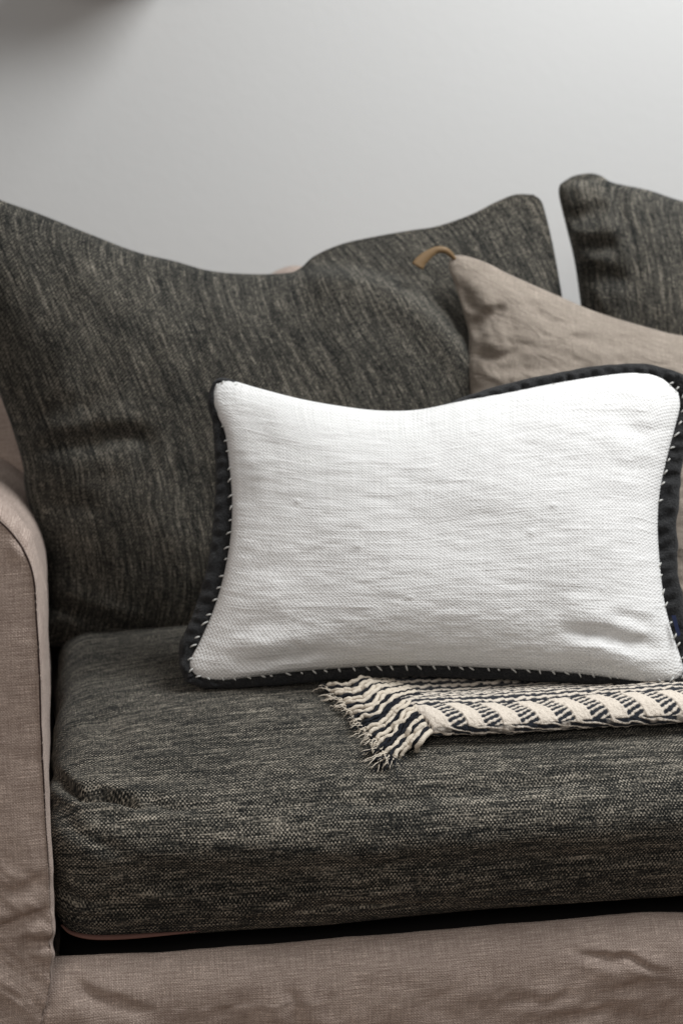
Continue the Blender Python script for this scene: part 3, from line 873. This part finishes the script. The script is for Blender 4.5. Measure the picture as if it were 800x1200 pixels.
def make_stitches():
    # one stitch mesh, then copies; each is a slanting bar of thread from the white panel onto the border
    n0 = 9
    path = np.stack([np.linspace(-1, 1, n0), np.zeros(n0), 0.35 * (1 - np.linspace(-1, 1, n0) ** 2)], -1)
    base = tube('stitch', path * np.array([0.0046, 1, 0.0055]), 0.0012 * (1 - 0.45 * np.linspace(-1, 1, n0) ** 2), M_THREAD, None, 6)
    me = base.data
    o, n = FR_WHITE
    first = True
    pos = np.arange(8, Lb[-1] - 4, 15.5)
    for q, s in enumerate(pos):
        s = s + rng.normal(0, 2.2)
        i = int(np.clip(np.searchsorted(Lb, s), 0, NB - 1))
        b = bc_px[i]
        O = _O[i]; Tn = np.array([-O[1], O[0]])
        hidden = (300 < b[0] < 545) and b[1] < 520
        if hidden: continue
        top = b[1] < 460 and b[0] > 540
        skip = (b[0] > 760 and 595 < b[1] < 650)      # a stretch where the thread has slipped under the edge
        if skip: continue
        c = b - O * (hw[i] - (1.6 if not top else -2.0))
        # slant as in the photograph
        if b[1] > 770 and 240 < b[0] < 780: d = np.array([0.74, 0.67])
        elif b[0] < 300: d = np.array([0.93, -0.36])
        elif b[0] > 740: d = np.array([0.72, -0.70])
        else: d = np.array([0.85, 0.52])
        d = d / np.linalg.norm(d)
        ang = rng.normal(0, 0.28); d = np.array([d[0] * math.cos(ang) - d[1] * math.sin(ang), d[0] * math.sin(ang) + d[1] * math.cos(ang)])
        p0 = on_plane(c, o, n, 0.0055); p1 = on_plane(c + d, o, n, 0.0055)
        ex = p1 - p0; ex /= np.linalg.norm(ex); ez = n; ey = np.cross(ez, ex)
        sc = 0.80 * (1 + np.clip(rng.normal(0, 0.24), -0.5, 0.5)); 
        Mx = Matrix(((ex[0] * sc, ey[0], ez[0] * sc, p0[0]), (ex[1] * sc, ey[1], ez[1] * sc, p0[1]), (ex[2] * sc, ey[2], ez[2] * sc, p0[2]), (0, 0, 0, 1)))
        ob = base if first else bpy.data.objects.new('stitch', me)
        if not first: col.objects.link(ob)
        first = False
        ob.parent = wp
        ob.matrix_parent_inverse = Matrix.Translation(Vector(wp.location)).inverted()
        ob.matrix_basis = Mx
make_stitches()
def make_label():
    o, n = FR_WHITE
    q = np.array([(786, 721), (791, 721), (797, 744), (793, 746)], float)
    f = on_plane(q, o, n, 0.019); b = on_plane(q, o, n, 0.017)
    V = np.vstack([f, b])
    F = np.array([[0, 3, 2, 1], [4, 5, 6, 7], [0, 1, 5, 4], [1, 2, 6, 5], [2, 3, 7, 6], [3, 0, 4, 7]])
    ob = mesh_obj('brand_label', V, F, M_NAVY, smooth=False); set_parent(ob, wp)
    ob['label'] = 'small navy woven tag caught in the seam'
make_label()

# ------------------------------------------------------------------ folded throw
def on_seat(px, dz):
    """where a pixel's ray meets the seat top raised by dz"""
    px = np.asarray(px, float)
    z = np.full(px.shape[:-1], 0.47)
    for _ in range(12):
        d = rays(px)
        t = (z + dz - CAM[2]) / d[..., 2]
        P = CAM + d * t[..., None]
        z = seat_z(P[..., 0], P[..., 1])
    return P

TH = 0.027      # folded thickness
thr = empty('throw_blanket', (0.65, 0.25, 0.47))
tag(thr, 'folded black and cream woven throw with fringed end lying under the white pillow', 'blanket')
F_front = on_seat(np.array([[508.0, 868.0], [800.0, 852.0]]), 0.010)     # the front fold's lowest visible line
F_back = on_seat(np.array([[432.0, 797.0]]), 0.018)[0]
def make_throw():
    p0, p1 = F_front
    sl = (p1[1] - p0[1]) / (p1[0] - p0[0])
    yfront = lambda x: p0[1] + sl * (x - p0[0]) + 0.0016 * np.sin(x * 23) 
    # section: start at the back under the pillow, forward over the top, round the fold, a little way back under
    tp_ = np.linspace(0.22, 0.020, 150)          # distance behind the fold's nose, top side
    ang = np.linspace(math.pi / 2, -math.pi / 2, 60)[1:]
    sy = np.r_[tp_, 0.020 - 0.020 * np.cos(ang)]
    sz = np.r_[TH - 0.019 * smooth01((tp_ - 0.05) / 0.09), TH / 2 + TH / 2 * np.sin(ang)]
    bt = np.linspace(0.020, 0.22, 40)[1:]
    sy = np.r_[sy, bt]; sz = np.r_[sz, np.zeros(39)]
    S = np.r_[0, np.cumsum(np.hypot(np.diff(sy), np.diff(sz)))]
    nose = S[150 + 29]
    xr = 1.10
    nx = 760
    t = np.linspace(0, 1, nx)
    xl = p0[0] + (F_back[0] - p0[0]) * np.clip(sy / (F_back[1] - p0[1]), 0, 1.2) - 0.004
    X = xl[None] + (xr - xl[None]) * (t[:, None] ** 1.0)
    Y = yfront(X) + sy[None]
    base = seat_z(X, Y)
    # s measured from the nose of the fold, positive up and back over the top
    U = X - p0[0]; W = nose - S[None] + 0 * X
    # --- pattern ---------------------------------------------------
    Wb = W + 0.0018 * fbm(U * 14, U * 0 + 1, 2)
    split = 0.050
    # bands: cream fat stripes / hatched stripes, leaning
    per = 0.0445
    Ub = U + 0.22 * W + 4.5 * np.clip(W, 0, 1) ** 2 + 0.0012 * fbm(U * 30, W * 30, 2)
    ph = (Ub / per) % 1.0
    band = smooth01((ph - 0.43) / 0.05) * smooth01((0.99 - ph) / 0.05)
    hp = 0.0072
    hatch = np.sin(2 * math.pi * (W / hp - Ub * 62 + 0.10 * fbm(U * 200, W * 200, 2)))
    subcol = np.sin(2 * math.pi * (Ub / per) * 6)
    blk1 = band * (smooth01((hatch + 0.25 * subcol + 0.50) / 0.25))
    # dark border row at the very bottom of the fold
    rowb = smooth01((0.0075 - W) / 0.006)
    hb = np.sin(2 * math.pi * (W / 0.008 + U * 24 + 0.25 * fbm(U * 60, W * 90, 2)))
    blk1 = np.where(rowb > 0.5, smooth01((hb + 0.75) / 0.3) * (0.45 + 0.55 * smooth01((vnoise(U * 55, W * 90) + 0.75) / 0.4)), blk1)
    # cords along the length on top
    cp = 0.0150
    wav = 0.0010 * np.sin(2 * math.pi * U / 0.031 + W * 160) + 0.0012 * fbm(U * 26, W * 40, 2)
    cord = np.sin(2 * math.pi * ((W - split) / cp) + wav * 520)
    zig = np.sin(2 * math.pi * (U / 0.0135 - W / 0.012))
    blk2 = smooth01((cord + 0.60 * zig + 0.42) / 0.3)
    m2 = smooth01((Wb - split) / 0.003)
    blk = np.where(m2 > 0.5, blk2, blk1)
    # --- relief ------------------------------------------------------
    rel = 0.0010 * (1 - band) * (1 - m2) + 0.0004 * m2 * np.abs(cord) - 0.0007 * blk + 0.0012 * (m2 * (1 - m2) * -4)
    rel += 0.0006 * fbm(U * 260, W * 260, 2)
    puff = 0.0016 * fbm(U * 7, W * 10, 2)
    edge = np.clip(t * nx / 14, 0, 1)[:, None]
    thick = 0.55 + 0.45 * np.sqrt(np.clip(edge * (2 - edge), 0, 1))
    Zr = sz[None] * thick + (1 - thick) * TH * 0.28
    Y = Y - (sy[None] < 0.02) * 0
    P = np.stack([X, Y, base + 0.004 + 0.005 * smooth01((0.06 - sy[None]) / 0.05) + Zr], -1)
    N = normals(P, False)
    if N[nx // 2, 60, 2] < 0: N = -N
    P += N * (rel + puff * (sz[None] > 0.008))[..., None]
    V = P.reshape(-1, 3)
    F = grid_faces(nx, len(sy))
    o = mesh_obj('folded_cloth', V, F, M_THROW, None, None, True, {'pattern': blk.ravel()})
    set_parent(o, thr)
make_throw()

def make_fringe():
    # ribbed end of the cloth: cords leave the folded edge, run down to the seat and end in tassels
    e_px = catmull([(436, 798), (462, 808), (486, 823), (502, 843), (512, 858)], 200)       # edge of the fold (on top of it)
    m_px = catmull([(408, 802), (424, 818), (444, 840), (464, 862), (492, 876)], 200)       # half way
    t_px = catmull([(376, 803), (398, 827), (422, 854), (446, 884), (474, 902)], 200)       # tips
    n = 27
    for q in range(n):
        f = (q + 0.5) / n
        i = int(f * 199)
        a = on_seat(e_px[i], 0.013 + 0.013 * smooth01((f - 0.2) / 0.5) - 0.010 * smooth01((f - 0.75) / 0.25)); b = on_seat(m_px[i], 0.014); c = on_seat(t_px[i], 0.006)
        inn = a + (a - b) / np.linalg.norm(a - b) * 0.022; inn[2] = a[2] - 0.003
        black = (q % 3 == 1) or q in (12, 20)
        path = catmull(np.array([inn, a, 0.5 * (a + b) + np.array([0, 0, 0.006]), b, 0.4 * b + 0.6 * c + np.array([0, 0, 0.002]), c]), 64)
        s = np.linspace(0, 1, 64)
        path[:, 0] += 0.0011 * np.sin(s * 30 + q); path[:, 1] += (0.0016 * np.sin(s * 24 + q * 1.7) + 0.0024 * fbm(s * 5 + q * 3.3, s * 0 + q, 2)) * smooth01((s - 0.2) * 3)
        path[:, 2] += 0.0016 * np.abs(np.sin(s * 26 + q * 2.1))
        r0 = (0.0036 if not black else 0.0031)
        rad = r0 * (1 + 0.09 * np.sin(s * 2 * math.pi * 17 + q)) * (1 - 0.25 * s) * np.where(s > 0.93, 0.75, 1)
        cd_ = tube('fringe_cord', path, rad, M_BLACK if black else M_CREAM, thr, 9)
        # frayed tassel strands: sub-parts of the cord
        d = path[-1] - path[-8]; d /= np.linalg.norm(d)
        for k in range(7 if f < 0.75 else 13):
            L = (0.007 + 0.007 * rng.random()) * (1.1 if f < 0.75 else 2.1)
            dd = d + rng.normal(0, 0.38, 3); dd[2] = d[2] * 0.4 + rng.normal(0, 0.15)
            tt = np.linspace(0, 1, 8)[:, None]
            sp = path[-3] + rng.normal(0, 0.0016, 3) + dd * L * tt + np.array([0, 0, 0.002]) * np.sin(tt * 3) + rng.normal(0, 0.0006, (8, 3))
            sp[:, 2] = np.maximum(sp[:, 2], seat_z(sp[:, 0], sp[:, 1]) + 0.002)
            st = tube('strand', sp, 0.00085 * (1 - 0.5 * tt[:, 0]), M_CREAM if (rng.random() < 0.62) != (black and rng.random() < 0.7) else M_BLACK, None, 5)
            set_parent(st, thr); st.parent = cd_; st.matrix_parent_inverse = Matrix.Identity(4)
make_fringe()

# ------------------------------------------------------------------ added unseen ledge, put here so its shade darkens the wall's upper left
def make_shade_shelf():
    root = empty('shade_shelf', (0.1, WALL_Y, 1.5))
    tag(root, 'added brown ledge out of view, put there to shade the wall', 'shade caster')
    def box(name, a, b):
        x0, y0, z0 = a; x1, y1, z1 = b
        V = np.array([(x, y, z) for x in (x0, x1) for y in (y0, y1) for z in (z0, z1)], float)
        F = np.array([[0, 1, 3, 2], [4, 6, 7, 5], [0, 4, 5, 1], [2, 3, 7, 6], [0, 2, 6, 4], [1, 5, 7, 3]])
        o = mesh_obj(name, V, F, M_SHADE_SHELF, None, smooth=False); set_parent(o, root)
        bv = o.modifiers.new('bevel', 'BEVEL'); bv.width = 0.003; bv.segments = 2
    box('shade_board', (0.0, WALL_Y - 0.19, 1.458), (0.23, WALL_Y - 0.001, 1.488))
    box('shade_bracket', (0.10, WALL_Y - 0.12, 1.433), (0.13, WALL_Y - 0.001, 1.460))
make_shade_shelf()
